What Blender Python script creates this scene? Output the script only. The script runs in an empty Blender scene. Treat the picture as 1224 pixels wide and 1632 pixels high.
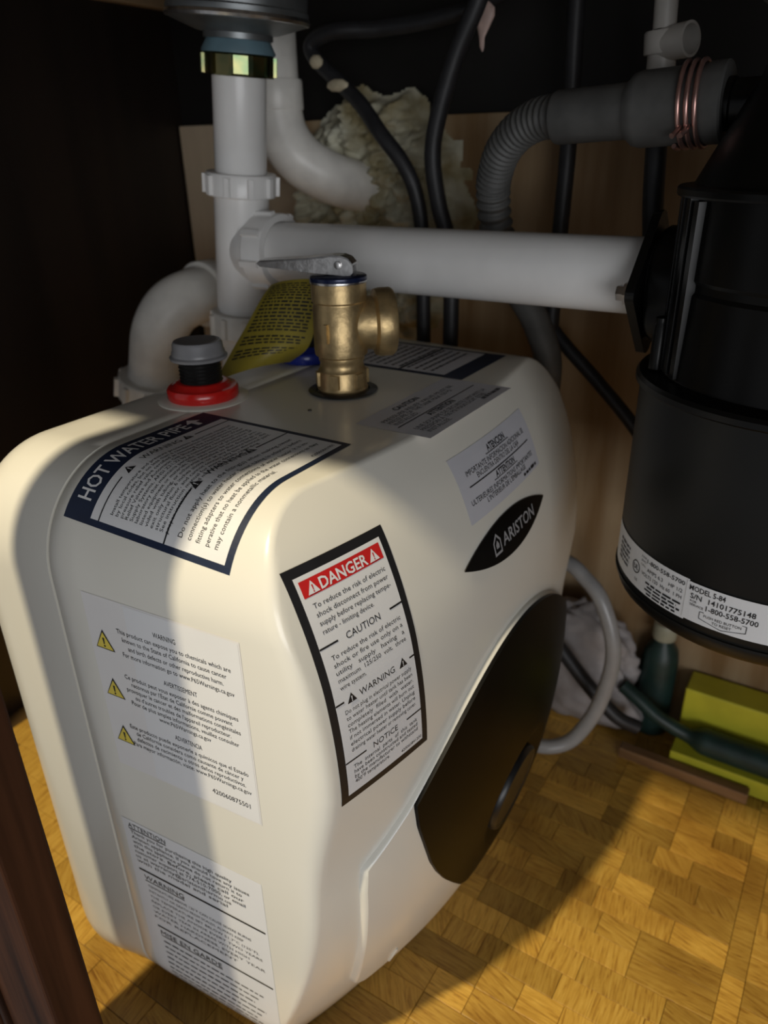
import bpy, bmesh, math, random
from mathutils import Vector, Matrix, noise

random.seed(7)
sc = bpy.context.scene
COL = sc.collection

# ------------------------------------------------------------------ camera
PITCH, ROLL, YAW, FPX = math.radians(26), math.radians(1.3), math.radians(33), 1200.0
fh = Vector((-math.sin(YAW), math.cos(YAW), 0)); rt = Vector((math.cos(YAW), math.sin(YAW), 0)); up = Vector((0, 0, 1))
cf = fh*math.cos(PITCH) - up*math.sin(PITCH)
cu = fh*math.sin(PITCH) + up*math.cos(PITCH)
cr = rt*math.cos(ROLL) - cu*math.sin(ROLL)
cu = cu*math.cos(ROLL) + rt*math.sin(ROLL)
cam = bpy.data.cameras.new('camera'); camo = bpy.data.objects.new('camera', cam); COL.objects.link(camo)
camo.matrix_world = Matrix(((cr.x, cu.x, -cf.x, 0), (cr.y, cu.y, -cf.y, 0), (cr.z, cu.z, -cf.z, .5), (0, 0, 0, 1)))
cam.sensor_fit = 'VERTICAL'; cam.sensor_height = 36; cam.sensor_width = 27
cam.lens = FPX/1632*36
cam.clip_start = .01
cam.dof.use_dof = True; cam.dof.focus_distance = .36; cam.dof.aperture_fstop = 9.0
sc.camera = camo

# ------------------------------------------------------------------ world, lamp, exposure
w = bpy.data.worlds.new('kitchen_ambient'); sc.world = w; w.use_nodes = True
bg = w.node_tree.nodes['Background']; bg.inputs[0].default_value = (.92, .95, 1.0, 1); bg.inputs[1].default_value = .25
LAMP = Vector((-.41, -.60, 1.53))
ld = bpy.data.lights.new('kitchen_lamp', 'SPOT'); ld.energy = 92; ld.color = (1, .86, .60); ld.shadow_soft_size = .035
ld.spot_size = math.radians(70); ld.spot_blend = .3
lo = bpy.data.objects.new('kitchen_lamp', ld); COL.objects.link(lo); lo.location = LAMP
lo.rotation_euler = (Vector((-.2, .3, .2)) - LAMP).to_track_quat('-Z', 'Y').to_euler()
# added fill light, no window seen, behind and to the right of the camera
wl = bpy.data.lights.new('fill_light', 'AREA'); wl.shape = 'RECTANGLE'; wl.size = 1.5; wl.size_y = .8; wl.energy = 18; wl.color = (.97, .98, 1)
wo = bpy.data.objects.new('fill_light', wl); COL.objects.link(wo); wo.location = (1.5, -1.45, .36)
wo.rotation_euler = (Vector((-.25, .4, .40)) - Vector(wo.location)).to_track_quat('-Z', 'Y').to_euler()
sc.view_settings.view_transform = 'Standard'; sc.view_settings.look = 'None'
sc.view_settings.exposure = 0.0; sc.view_settings.gamma = 1; sc.view_settings.use_curve_mapping = False
sc.cycles.max_bounces = 8

# ------------------------------------------------------------------ materials
MATS = {}
def mat(name, col, rough=.5, metal=0, var=.08, scale=40, bump=0, col2=None, coat=0, spec=.5, stretch=(1, 1, 1), trans=0, alpha=1, detail=3, sss=0):
    if name in MATS: return MATS[name]
    m = bpy.data.materials.new(name); m.use_nodes = True; nt = m.node_tree; N = nt.nodes; L = nt.links
    p = N['Principled BSDF']
    p.inputs['Roughness'].default_value = rough; p.inputs['Metallic'].default_value = metal
    p.inputs['Coat Weight'].default_value = coat; p.inputs['Coat Roughness'].default_value = .12
    p.inputs['Specular IOR Level'].default_value = spec
    p.inputs['Transmission Weight'].default_value = trans; p.inputs['Alpha'].default_value = alpha
    tc = N.new('ShaderNodeTexCoord'); mp = N.new('ShaderNodeMapping'); mp.inputs['Scale'].default_value = stretch
    nz = N.new('ShaderNodeTexNoise'); nz.inputs['Scale'].default_value = scale; nz.inputs['Detail'].default_value = detail
    L.new(tc.outputs['Object'], mp.inputs[0]); L.new(mp.outputs[0], nz.inputs['Vector'])
    rp = N.new('ShaderNodeValToRGB')
    c2 = col2 or tuple(c*(1-var) for c in col)
    c1 = col if col2 else tuple(min(1, c*(1+var)) for c in col)
    rp.color_ramp.elements[0].color = (*c2, 1); rp.color_ramp.elements[1].color = (*c1, 1)
    rp.color_ramp.elements[0].position = .35; rp.color_ramp.elements[1].position = .65
    L.new(nz.outputs['Fac'], rp.inputs[0]); L.new(rp.outputs[0], p.inputs['Base Color'])
    if bump:
        b = N.new('ShaderNodeBump'); b.inputs['Strength'].default_value = bump; b.inputs['Distance'].default_value = .002
        L.new(nz.outputs['Fac'], b.inputs['Height']); L.new(b.outputs[0], p.inputs['Normal'])
    MATS[name] = m
    return m

M_shell = mat('cream_plastic', (.80, .775, .69), .28, var=.012, scale=8, coat=.25)
M_rear = mat('cream_plastic_rear', (.80, .775, .69), .30, var=.012, scale=8, coat=.2)
M_panel = mat('black_gloss_panel', (.004, .0035, .003), .42, var=.2, scale=30, spec=.12)
M_black = mat('black_plastic', (.012, .012, .012), .35, var=.2, scale=60)
M_disp = mat('black_enamel', (.007, .007, .006), .40, var=.12, scale=25, spec=.32)
M_disp2 = mat('black_moulded_plastic', (.003, .003, .0027), .33, var=.15, scale=30, spec=.28)
M_rubber = mat('black_rubber', (.016, .016, .018), .5, var=.2, scale=90)
M_greyrub = mat('grey_rubber', (.075, .075, .072), .55, var=.15, scale=70)
M_pvc = mat('white_pvc', (.80, .795, .78), .32, var=.04, scale=25, coat=.1)
M_pvc2 = mat('white_pvc_aged', (.78, .76, .71), .36, var=.10, scale=35)
M_paper = mat('label_paper', (.80, .80, .80), .4, var=.01, scale=50)
M_paper_s = mat('label_paper_silver', (.62, .62, .66), .38, var=.02, scale=40)
M_clear = mat('label_film', (.80, .78, .76), .35, var=.01, scale=50)
M_ink = mat('black_ink', (.012, .012, .014), .5, var=.1, scale=100)
M_inkg = mat('grey_ink', (.07, .07, .08), .5, var=.1, scale=100)
M_navy = mat('navy_ink', (.006, .015, .045), .55, var=.1, scale=60)
M_red = mat('red_ink', (.62, .02, .02), .4, var=.06, scale=60)
M_yel = mat('yellow_ink', (.78, .62, .08), .4, var=.05, scale=60)
M_white = mat('white_ink', (.82, .82, .82), .4, var=.01, scale=60)
M_silver = mat('silver_ink', (.38, .38, .39), .35, var=.05, scale=60)
M_redpl = mat('red_plastic', (.62, .015, .012), .25, var=.06, scale=30, coat=.3)
M_bluepl = mat('blue_plastic', (.012, .03, .30), .3, var=.06, scale=30, coat=.3)
M_cap = mat('grey_soft_cap', (.20, .20, .21), .35, var=.1, scale=60)
M_brass = mat('cast_brass', (.52, .38, .19), .42, metal=.85, var=.16, scale=120, bump=.25)
M_chrome = mat('chrome_steel', (.62, .61, .60), .28, metal=1, var=.1, scale=200, bump=.1)
M_bluecap = mat('dark_blue_plate', (.012, .02, .06), .25, metal=.3, var=.1, scale=60)
M_zinc = mat('yellow_zinc', (.26, .22, .10), .24, metal=1, var=.25, scale=50, col2=(.10, .15, .08))
M_steel = mat('dull_steel', (.22, .235, .24), .42, metal=.8, var=.15, scale=40)
M_bluewash = mat('blue_grey_washer', (.12, .20, .24), .5, var=.1, scale=60)
M_copper = mat('copper_wire', (.55, .33, .29), .32, metal=.9, var=.12, scale=100)
M_tag = mat('yellow_tag', (.30, .24, .028), .5, var=.08, scale=60)
M_foam = mat('spray_foam', (.66, .65, .52), .75, scale=26, col2=(.30, .25, .13), bump=.8, detail=6)
M_petal = mat('pinkish_drip', (.55, .40, .35), .5, var=.15, scale=120)
M_greypl = mat('light_grey_plastic', (.42, .40, .37), .4, var=.06, scale=60)
M_tube = mat('clear_grey_tubing', (.30, .30, .30), .3, var=.06, scale=60)
M_bag = mat('white_plastic_bag', (.36, .335, .335), .5, var=.12, scale=40)
M_green = mat('dark_green_rubber', (.012, .035, .030), .45, var=.2, scale=60)
M_lime = mat('yellow_green_card', (.60, .57, .040), .45, var=.08, scale=30)
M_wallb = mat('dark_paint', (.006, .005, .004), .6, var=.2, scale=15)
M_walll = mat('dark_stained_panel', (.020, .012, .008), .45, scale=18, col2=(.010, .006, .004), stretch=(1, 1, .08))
M_board = mat('plywood_board', (.40, .295, .175), .6, scale=12, col2=(.23, .135, .055), stretch=(3, 3, .35), detail=6, bump=.1)
M_cleat = mat('pale_wood', (.40, .28, .16), .6, scale=12, col2=(.28, .18, .09), stretch=(3, .3, 3), detail=5)
M_stile = mat('dark_oak_stain', (.070, .027, .012), .6, scale=30, col2=(.012, .0045, .002), stretch=(2.2, 2.2, .12), detail=7, bump=.35, spec=.08)
M_strip = mat('worn_wood_strip', (.36, .20, .09), .55, scale=25, col2=(.16, .08, .03), stretch=(.3, 2, 2), detail=5)
M_under = mat('subfloor', (.10, .055, .015), .6, var=.2, scale=20)

def floor_material():
    m = bpy.data.materials.new('parquet_oak'); m.use_nodes = True; nt = m.node_tree; N = nt.nodes; L = nt.links
    p = N['Principled BSDF']; p.inputs['Roughness'].default_value = .36; p.inputs['Coat Weight'].default_value = .25; p.inputs['Coat Roughness'].default_value = .3
    tc = N.new('ShaderNodeTexCoord'); oi = N.new('ShaderNodeObjectInfo')
    ge = N.new('ShaderNodeNewGeometry')
    # each block turns its own grain
    vr = N.new('ShaderNodeVectorRotate'); vr.rotation_type = 'Z_AXIS'
    mul = N.new('ShaderNodeValToRGB'); mul.color_ramp.interpolation = 'CONSTANT'
    for pos_, val_ in ((.22, .25), (.40, 1.57), (.55, -.35), (.70, .9), (.80, 1.45)):
        e_ = mul.color_ramp.elements.new(pos_); e_.color = (val_, val_, val_, 1)
    mul.color_ramp.elements[0].color = (.04, .04, .04, 1); mul.color_ramp.elements[-1].color = (.1, .1, .1, 1)
    L.new(oi.outputs['Random'], mul.inputs[0])
    L.new(tc.outputs['Object'], vr.inputs['Vector']); L.new(mul.outputs[0], vr.inputs['Angle'])
    off = N.new('ShaderNodeVectorMath'); off.operation = 'ADD'
    comb = N.new('ShaderNodeCombineXYZ'); m2 = N.new('ShaderNodeMath'); m2.operation = 'MULTIPLY'; m2.inputs[1].default_value = 9.0
    L.new(oi.outputs['Random'], m2.inputs[0])
    for i in range(3): L.new(m2.outputs[0], comb.inputs[i])
    L.new(vr.outputs[0], off.inputs[0]); L.new(comb.outputs[0], off.inputs[1])
    mp = N.new('ShaderNodeMapping'); mp.inputs['Scale'].default_value = (26, 380, 60)
    L.new(off.outputs[0], mp.inputs[0])
    nz = N.new('ShaderNodeTexNoise'); nz.inputs['Scale'].default_value = 1.7; nz.inputs['Detail'].default_value = 7; nz.inputs['Roughness'].default_value = .65; nz.inputs['Distortion'].default_value = .9
    L.new(mp.outputs[0], nz.inputs['Vector'])
    rp = N.new('ShaderNodeValToRGB'); e = rp.color_ramp.elements
    e[0].position = .33; e[0].color = (.33, .145, .020, 1); e[1].position = .68; e[1].color = (.80, .50, .105, 1)
    k = rp.color_ramp.elements.new(.47); k.color = (.64, .36, .058, 1)
    L.new(nz.outputs['Fac'], rp.inputs[0])
    # block-to-block tone
    hs = N.new('ShaderNodeHueSaturation'); mr = N.new('ShaderNodeMapRange'); mr.inputs['To Min'].default_value = .62; mr.inputs['To Max'].default_value = 1.18
    fr = N.new('ShaderNodeMath'); fr.operation = 'FRACT'; m3 = N.new('ShaderNodeMath'); m3.operation = 'MULTIPLY'; m3.inputs[1].default_value = 13.7
    L.new(oi.outputs['Random'], m3.inputs[0]); L.new(m3.outputs[0], fr.inputs[0]); L.new(fr.outputs[0], mr.inputs['Value'])
    L.new(mr.outputs[0], hs.inputs['Value']); L.new(rp.outputs[0], hs.inputs['Color'])
    # dirt worn into the surface
    dn = N.new('ShaderNodeTexNoise'); dn.inputs['Scale'].default_value = 11; dn.inputs['Detail'].default_value = 6
    L.new(ge.outputs['Position'], dn.inputs['Vector'])
    dr = N.new('ShaderNodeValToRGB'); dr.color_ramp.elements[0].position = .30; dr.color_ramp.elements[0].color = (.55, .46, .36, 1)
    dr.color_ramp.elements[1].position = .52; dr.color_ramp.elements[1].color = (1, 1, 1, 1)
    L.new(dn.outputs['Fac'], dr.inputs[0])
    mx = N.new('ShaderNodeMix'); mx.data_type = 'RGBA'; mx.blend_type = 'MULTIPLY'; mx.inputs[0].default_value = .8
    L.new(hs.outputs[0], mx.inputs[6]); L.new(dr.outputs[0], mx.inputs[7])
    L.new(mx.outputs[2], p.inputs['Base Color'])
    b = N.new('ShaderNodeBump'); b.inputs['Strength'].default_value = .35; b.inputs['Distance'].default_value = .0006
    L.new(nz.outputs['Fac'], b.inputs['Height']); L.new(b.outputs[0], p.inputs['Normal'])
    return m
M_floor = floor_material()

# ------------------------------------------------------------------ mesh helpers
def link(name, me, parent=None):
    o = bpy.data.objects.new(name, me); COL.objects.link(o)
    if parent is not None: o.parent = parent
    return o
def build(name, vf, m, parent=None, smooth=True, angle=40, mats=None, idx=None):
    vs, fs = vf
    me = bpy.data.meshes.new(name); me.from_pydata([tuple(v) for v in vs], [], fs); me.update()
    for mm in (mats or [m]): me.materials.append(mm)
    if idx: me.polygons.foreach_set('material_index', idx)
    if smooth:
        me.polygons.foreach_set('use_smooth', [True]*len(me.polygons))
        me.set_sharp_from_angle(angle=math.radians(angle))
    bm = bmesh.new(); bm.from_mesh(me); bmesh.ops.recalc_face_normals(bm, faces=bm.faces); bm.to_mesh(me); bm.free()
    return link(name, me, parent)
def thing(name, label, cat, loc=(0, 0, 0), group=None):
    o = bpy.data.objects.new(name, None); COL.objects.link(o); o.empty_display_size = .02
    o.location = loc; o['label'] = label; o['category'] = cat
    if group: o['group'] = group
    o['_base'] = loc
    return o
def tag(o, label, cat, group=None):
    o['label'] = label; o['category'] = cat
    if group: o['group'] = group
    return o
def adopt(root):
    """parts were built in world coordinates: keep them there under a moved Empty"""
    b = Vector(root['_base'])
    for ch in root.children: ch.matrix_parent_inverse = Matrix.Translation(-b)
    del root['_base']
def struct(o): o['kind'] = 'structure'; return o
def join(*parts):
    V, F = [], []
    for vs, fs in parts:
        n = len(V); V += list(vs); F += [tuple(i+n for i in f) for f in fs]
    return V, F
def box(x0, x1, y0, y1, z0, z1, b=0):
    bm = bmesh.new(); bmesh.ops.create_cube(bm, size=1)
    for v in bm.verts:
        v.co = Vector(((x0+x1)/2+v.co.x*(x1-x0), (y0+y1)/2+v.co.y*(y1-y0), (z0+z1)/2+v.co.z*(z1-z0)))
    if b: bmesh.ops.bevel(bm, geom=bm.edges[:], offset=b, segments=2, affect='EDGES', profile=.5)
    bm.verts.index_update(); out = ([v.co.copy() for v in bm.verts], [tuple(v.index for v in f.verts) for f in bm.faces]); bm.free()
    return out
def frame(axis):
    a = Vector(axis).normalized(); h = Vector((0, 0, 1)) if abs(a.z) < .9 else Vector((1, 0, 0))
    u = a.cross(h).normalized(); return a, u, a.cross(u).normalized()
def lathe(prof, o, axis=(0, 0, 1), n=40, closed=True):
    """prof: (radius, distance along axis)"""
    o = Vector(o); a, u, v = frame(axis); V, F = [], []
    for r, t in prof:
        for k in range(n):
            q = 2*math.pi*k/n
            V.append(o + a*t + (u*math.cos(q)+v*math.sin(q))*max(r, 1e-5))
    for i in range(len(prof)-1):
        for k in range(n):
            k2 = (k+1) % n
            F.append((i*n+k, i*n+k2, (i+1)*n+k2, (i+1)*n+k))
    if closed:
        F.append(tuple(range(n))[::-1]); F.append(tuple((len(prof)-1)*n+k for k in range(n)))
    return V, F
def ring_profile(r0, r1, t0, t1, c=.0008):
    """hollow ring outline for lathe, use closed=False"""
    return [(r0, t0), (r1-c, t0), (r1, t0+c), (r1, t1-c), (r1-c, t1), (r0, t1), (r0, t0)]
def lugs(o, axis, r, t0, t1, n, w=.004, h=.0025, ph=0):
    o = Vector(o); a, u, v = frame(axis); parts = []
    for k in range(n):
        q = ph+2*math.pi*k/n; d = u*math.cos(q)+v*math.sin(q); s = a.cross(d)
        V = [o+a*t+d*rr+s*ww for t in (t0, t1) for rr, ww in ((r-.002, -w/2), (r+h, -w/2*.7), (r+h, w/2*.7), (r-.002, w/2))]
        parts.append((V, [(0, 1, 2, 3), (7, 6, 5, 4), (0, 4, 5, 1), (1, 5, 6, 2), (2, 6, 7, 3), (3, 7, 4, 0)]))
    return join(*parts)
def spline(P, per=12):
    P = [Vector(p) for p in P]; out = []
    E = [P[0]*2-P[1]] + P + [P[-1]*2-P[-2]]
    for i in range(1, len(E)-2):
        a, b, c, d = E[i-1:i+3]
        for k in range(per):
            t = k/per
            out.append(.5*((2*b)+(c-a)*t+(2*a-5*b+4*c-d)*t*t+(3*b-a-3*c+d)*t**3))
    out.append(P[-1]); return out
def tube(P, r, n=16, per=12, radii=None, smoothpath=True, cap=True):
    pts = spline(P, per) if smoothpath else [Vector(p) for p in P]
    V, F = [], []
    t0 = (pts[1]-pts[0]).normalized(); _, u, _v = frame(t0)
    for i, p in enumerate(pts):
        t = (pts[min(i+1, len(pts)-1)]-pts[max(i-1, 0)]).normalized()
        u = (u-t*u.dot(t)).normalized(); v = t.cross(u)
        rr = radii(i/(len(pts)-1)) if radii else r
        for k in range(n):
            q = 2*math.pi*k/n; V.append(p+(u*math.cos(q)+v*math.sin(q))*rr)
    for i in range(len(pts)-1):
        for k in range(n):
            k2 = (k+1) % n; F.append((i*n+k, i*n+k2, (i+1)*n+k2, (i+1)*n+k))
    if cap:
        F.append(tuple(range(n))[::-1]); F.append(tuple((len(pts)-1)*n+k for k in range(n)))
    return V, F
def grid(nu, nv, f):
    V = [f(i/nu, j/nv) for j in range(nv+1) for i in range(nu+1)]
    F = [(j*(nu+1)+i, j*(nu+1)+i+1, (j+1)*(nu+1)+i+1, (j+1)*(nu+1)+i) for j in range(nv) for i in range(nu)]
    return V, F
def sheet(nu, nv, f, g):
    """closed thin solid: front sheet f, back sheet g, joined along the rim"""
    A = grid(nu, nv, f); B = grid(nu, nv, g); n = len(A[0])
    V = A[0]+B[0]; F = A[1]+[tuple(i+n for i in q)[::-1] for q in B[1]]
    w = nu+1
    rim = [i for i in range(nu)] + [nu+j*w for j in range(nv)] + [nv*w+nu-i for i in range(nu)] + [(nv-j)*w for j in range(nv)]
    for k in range(len(rim)):
        a, b = rim[k], rim[(k+1) % len(rim)]; F.append((b, a, a+n, b+n))
    return V, F
def sstep(x): x = max(0, min(1, x)); return x*x*(3-2*x)
def interp(tab, x):
    if x <= tab[0][0]: return tab[0][1]
    for (a, b), (c, d) in zip(tab, tab[1:]):
        if x <= c: return b+(d-b)*(x-a)/(c-a)
    return tab[-1][1]

# ------------------------------------------------------------------ lettering helpers
_tc = {}
def text_shape(s, bold=0):
    key = (s, bold)
    if key in _tc: return _tc[key]
    cu_ = bpy.data.curves.new('lettering_tmp', 'FONT'); cu_.body = s; cu_.size = 1; cu_.resolution_u = 2; cu_.fill_mode = 'FRONT'; cu_.offset = bold
    ob = bpy.data.objects.new('lettering_tmp', cu_)
    me = ob.to_mesh()
    V = [(v.co.x, v.co.y) for v in me.vertices]; F = [tuple(p.vertices) for p in me.polygons]
    ob.to_mesh_clear(); bpy.data.objects.remove(ob); bpy.data.curves.remove(cu_)
    if V:
        x0 = min(v[0] for v in V); V = [(a-x0, b) for a, b in V]
    _tc[key] = (V, F); return _tc[key]
class Decal:
    """flat print laid out in label coordinates (u right, v up), later wrapped onto a surface"""
    def __init__(s): s.layers = {}; s.syms = []
    def _add(s, m, lay, V, F):
        v, f = s.layers.setdefault((m.name, lay), ([], []))
        n = len(v); v.extend(V); f.extend(tuple(i+n for i in q) for q in F)
    def rect(s, m, u0, v0, u1, v1, lay=1, step=.004):
        nu = max(1, int(abs(u1-u0)/step)); nv = max(1, int(abs(v1-v0)/step))
        V, F = grid(nu, nv, lambda a, b: (u0+(u1-u0)*a, v0+(v1-v0)*b)); s._add(m, lay, V, F)
    def poly(s, m, P, lay=1): s._add(m, lay, list(P), [tuple(range(len(P)))])
    def frame(s, m, u0, v0, u1, v1, t, lay=1):
        s.rect(m, u0, v0, u1, v0+t, lay); s.rect(m, u0, v1-t, u1, v1, lay); s.rect(m, u0, v0+t, u0+t, v1-t, lay); s.rect(m, u1-t, v0+t, u1, v1-t, lay)
    def text(s, m, t, u, v, h, width=None, align='L', lay=2, bold=0, maxw=None):
        """h: cap height"""
        V, F = text_shape(t, bold)
        if not V: return 0
        k = h/.70; W = max(a for a, b in V)*k; kx = k
        if width: kx = k*width/W; W = width
        elif maxw and W > maxw: kx = k*maxw/W; W = maxw
        o = u - (0 if align == 'L' else W/2 if align == 'C' else W)
        s._add(m, lay, [(o+a*kx, v+b*k) for a, b in V], F); return W
    def tri(s, u, v, h, fill, ink, lay=2, rim=None):
        """warning triangle, base centre (u, v)"""
        b = h*.58; S = []
        if rim: S.append((rim, lay, [(u-b*1.14, v-h*.07), (u+b*1.14, v-h*.07), (u, v+h*1.16)]))
        S.append((fill, lay+1, [(u-b, v), (u+b, v), (u, v+h)]))
        S.append((ink, lay+2, [(u-h*.04, v+h*.27), (u+h*.04, v+h*.27), (u+h*.07, v+h*.66), (u-h*.07, v+h*.66)]))
        S.append((ink, lay+2, [(u+h*.065*math.cos(q*.785), v+h*.15+h*.065*math.sin(q*.785)) for q in range(8)]))
        s.syms.append(S)
    def dashes(s, m, u0, u1, v, h, lay=2, seed=0):
        """a line of print too small to read: word-like marks"""
        rr = random.Random(seed); u = u0
        while u < u1:
            L_ = min(u1-u, rr.uniform(.0022, .0062)); s.rect(m, u, v, u+L_, v+h*rr.uniform(.75, 1), lay); u += L_+.0011
    def finish(s, name, surf, parent, base=None, names=None):
        """surf(u, v, off) -> 3D. base = layer-0 part; prints become its sub-parts"""
        root = None
        for (mn, lay) in sorted(s.layers, key=lambda q: q[1]):
            V, F = s.layers[(mn, lay)]
            P = [surf(a, b, .00022+.00013*lay) for a, b in V]
            me = bpy.data.meshes.new(name)
            me.from_pydata([tuple(p) for p in P], [], F); me.update(); me.materials.append(bpy.data.materials[mn])
            if lay == 0 and root is None: root = link(name, me, parent)
            else:
                nm = {'black_ink': 'lettering', 'grey_ink': 'lettering', 'white_ink': 'white_lettering', 'silver_ink': 'lettering', 'red_ink': 'red_banner', 'navy_ink': 'navy_border', 'yellow_ink': 'warning_symbol', 'label_paper': 'paper_field', 'label_paper_silver': 'paper_field'}.get(mn, 'print')
                link(nm, me, root)
        for S in s.syms:
            V, F, I, MM = [], [], [], []
            for m, lay, P in S:
                if m not in MM: MM.append(m)
                n = len(V); V += [tuple(surf(a, b, .00022+.00013*lay)) for a, b in P]; F.append(tuple(range(n, n+len(P)))); I.append(MM.index(m))
            me = bpy.data.meshes.new('warning_symbol'); me.from_pydata(V, [], F); me.update()
            for m in MM: me.materials.append(m)
            me.polygons.foreach_set('material_index', I); link('warning_symbol', me, root)
        return root

# ================================================================== THE CABINET
WX, WY, CEIL, FZ = -.6825, .66, .72, -.037        # left wall, back wall, underside of the counter
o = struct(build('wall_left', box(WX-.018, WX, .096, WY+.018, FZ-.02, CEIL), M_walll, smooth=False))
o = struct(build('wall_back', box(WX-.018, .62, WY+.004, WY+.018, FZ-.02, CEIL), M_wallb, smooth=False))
build('plywood_panel', box(-.5195, .60, WY-.004, WY+.004, FZ, .5225, .001), M_board, o, smooth=False)
build('plywood_panel', box(WX+.002, -.5205, WY-.004, WY+.004, FZ, .5225, .001), mat('plywood_lit', (.56, .46, .33), .6, var=.08, scale=14, stretch=(3, 3, .35)), o, smooth=False)  # same board, paler colour painted in for the light on its left end
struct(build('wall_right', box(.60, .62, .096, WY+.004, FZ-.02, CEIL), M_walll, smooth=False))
struct(build('ceiling', box(WX-.018, .62, .06, WY+.018, CEIL, CEIL+.03), mat('counter_underside', (.34, .32, .29), .6, var=.1, scale=12), smooth=False))
struct(build('trim_1', box(-.350, -.260, .096, .118, -.14, .590, .0015), M_stile, smooth=False))           # centre stile between the door openings
struct(build('trim_2', box(WX-.03, .65, .0955, .1185, .590, CEIL, .0015), M_stile, smooth=False))         # top rail
struct(build('trim_3', box(-.72, -.615, .0958, .1182, -.14, .5895, .0015), M_stile, smooth=False))        # left stile
struct(build('trim_4', box(.50, .65, .0958, .1182, -.14, .5895, .0015), M_stile, smooth=False))           # right stile
struct(build('trim_5', box(WX, WX+.012, .2, .655, .6277, .67, .001), M_cleat, smooth=False))                # cleat along the left wall
struct(build('trim_6', box(-.72, .65, .0962, .1178, -.14, FZ+.045, .0015), M_stile, smooth=False))               # unseen bottom rail, added to cut low fill light on the floor
o = bpy.data.objects['trim_1']
# shallow mouldings along the stile's face
for k, x in enumerate((-.343, -.331, -.319)):
    build('moulding', box(x, x+.006, .0935, .097, -.14, .56, .0012), M_stile, o, smooth=False)

# floor of small oak blocks
fl = struct(build('floor', box(WX, .60, .119, WY, FZ-.02, FZ-.0022), M_under, smooth=False))
BX, BY, GAP = .0585, .0210, .0003
def block_mesh(lx, ly, nm):
    me = bpy.data.meshes.new(nm); V, F = box(-lx/2+GAP/2, lx/2-GAP/2, -ly/2+GAP/2, ly/2-GAP/2, -.004, 0, .0003)
    me.from_pydata([tuple(v) for v in V], [], F); me.update(); me.materials.append(M_floor); return me
MB1, MB2, MB3 = block_mesh(BX, BY, 'parquet_block'), block_mesh(BX*.5, BY, 'parquet_block'), block_mesh(.0146, BX, 'parquet_block')
rf = random.Random(3)
rest = []
def visible(x, y):
    return (x > -.24 and x < .17 and y > .18) or (x <= -.24 and x > -.46 and y < .29)
def put(me, x, y, lx, ly):
    if x-lx/2 < WX or x+lx/2 > .60 or y-ly/2 < .119 or y+ly/2 > WY-.004: return
    if visible(x, y):
        ob = link('parquet_block', me, fl); ob.location = (x, y, FZ+rf.uniform(-.0004, .0003)); ob.rotation_euler = (rf.uniform(-.004, .004), rf.uniform(-.004, .004), 0)
    else: rest.append((x, y, lx, ly))
XS = .0134
j = 0; y = .119+BY/2+.0002
while y < WY:
    x = XS - BX/2 - rf.choice((0, 0, .33, .5, .66))*BX
    if XS-(x+BX/2) > .001: put(block_mesh(XS-(x+BX/2), BY, 'parquet_block'), (XS+x+BX/2)/2, y, XS-(x+BX/2), BY)
    while x > WX:
        if rf.random() < .3: put(MB2, x+BX/4, y, BX/2, BY); put(MB2, x-BX/4, y, BX/2, BY)
        else: put(MB1, x, y, BX, BY)
        x -= BX
    x = XS+.0146+BX/2
    while x < .62:
        put(MB1, x, y, BX, BY); x += BX
    y += BY; j += 1
y = .119+BX/2
while y < WY: put(MB3, XS+.0073, y, .0146, BX); y += BX
V, F = [], []
for (x, y, lx, ly) in rest:
    n = len(V); a, b = lx/2-GAP/2, ly/2-GAP/2
    V += [(x+p_*a, y+q_*b, FZ+r_) for r_ in (-.004, 0) for p_, q_ in ((-1, -1), (1, -1), (1, 1), (-1, 1))]
    F += [(n+4, n+5, n+6, n+7), (n, n+1, n+5, n+4), (n+1, n+2, n+6, n+5), (n+2, n+3, n+7, n+6), (n+3, n, n+4, n+7)]
ob = build('parquet_blocks', (V, F), M_floor, fl, smooth=False); ob['kind'] = 'stuff'

# ================================================================== WATER HEATER
CY, CZ = .367, .163
HH = .200                              # half height
TOPZ = CZ+HH
XSEAM, XBACK = -.321, -.398
RC = .056                               # roundness of the four long edges
def half_y(x): return .183 - .08*(x-XSEAM) if x > XSEAM else .183
def side_y(x): return CY-half_y(x)
NR = 168
def unit_ring():
    """rounded square, half size 1, as (y, z) pairs with the corner radius RC/HH"""
    r = RC/HH; pts = []; per = NR//4
    na = per//2; ns = per-na
    for q in range(4):
        a0 = q*math.pi/2
        c = (1-r)
        cs, sn = [(c, c), (-c, c), (-c, -c), (c, -c)][q]
        for k in range(na):
            t = a0+(k/na)*math.pi/2; pts.append((cs+r*math.cos(t), sn+r*math.sin(t)))
        e0 = (cs+r*math.cos(a0+math.pi/2), sn+r*math.sin(a0+math.pi/2))
        nx = [(-c, c), (-c, -c), (c, -c), (c, c)][q]; a1 = a0+math.pi/2
        e1 = (nx[0]+r*math.cos(a1), nx[1]+r*math.sin(a1))
        for k in range(ns):
            t = k/ns; pts.append((e0[0]+(e1[0]-e0[0])*t, e0[1]+(e1[1]-e0[1])*t))
    return pts
UR = unit_ring()
def LOW(y, z): return -.133 - 1.418*(z-.16)**2 - 1.421*(y-CY)**2
CT = [(.16, -.1425), (.19, -.1415), (.217, -.1418), (.249, -.1438), (.277, -.1478), (.2945, -.1520), (.316, -.1590), (.338, -.1685), (.355, -.1800), (.375, -.1960)]
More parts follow.
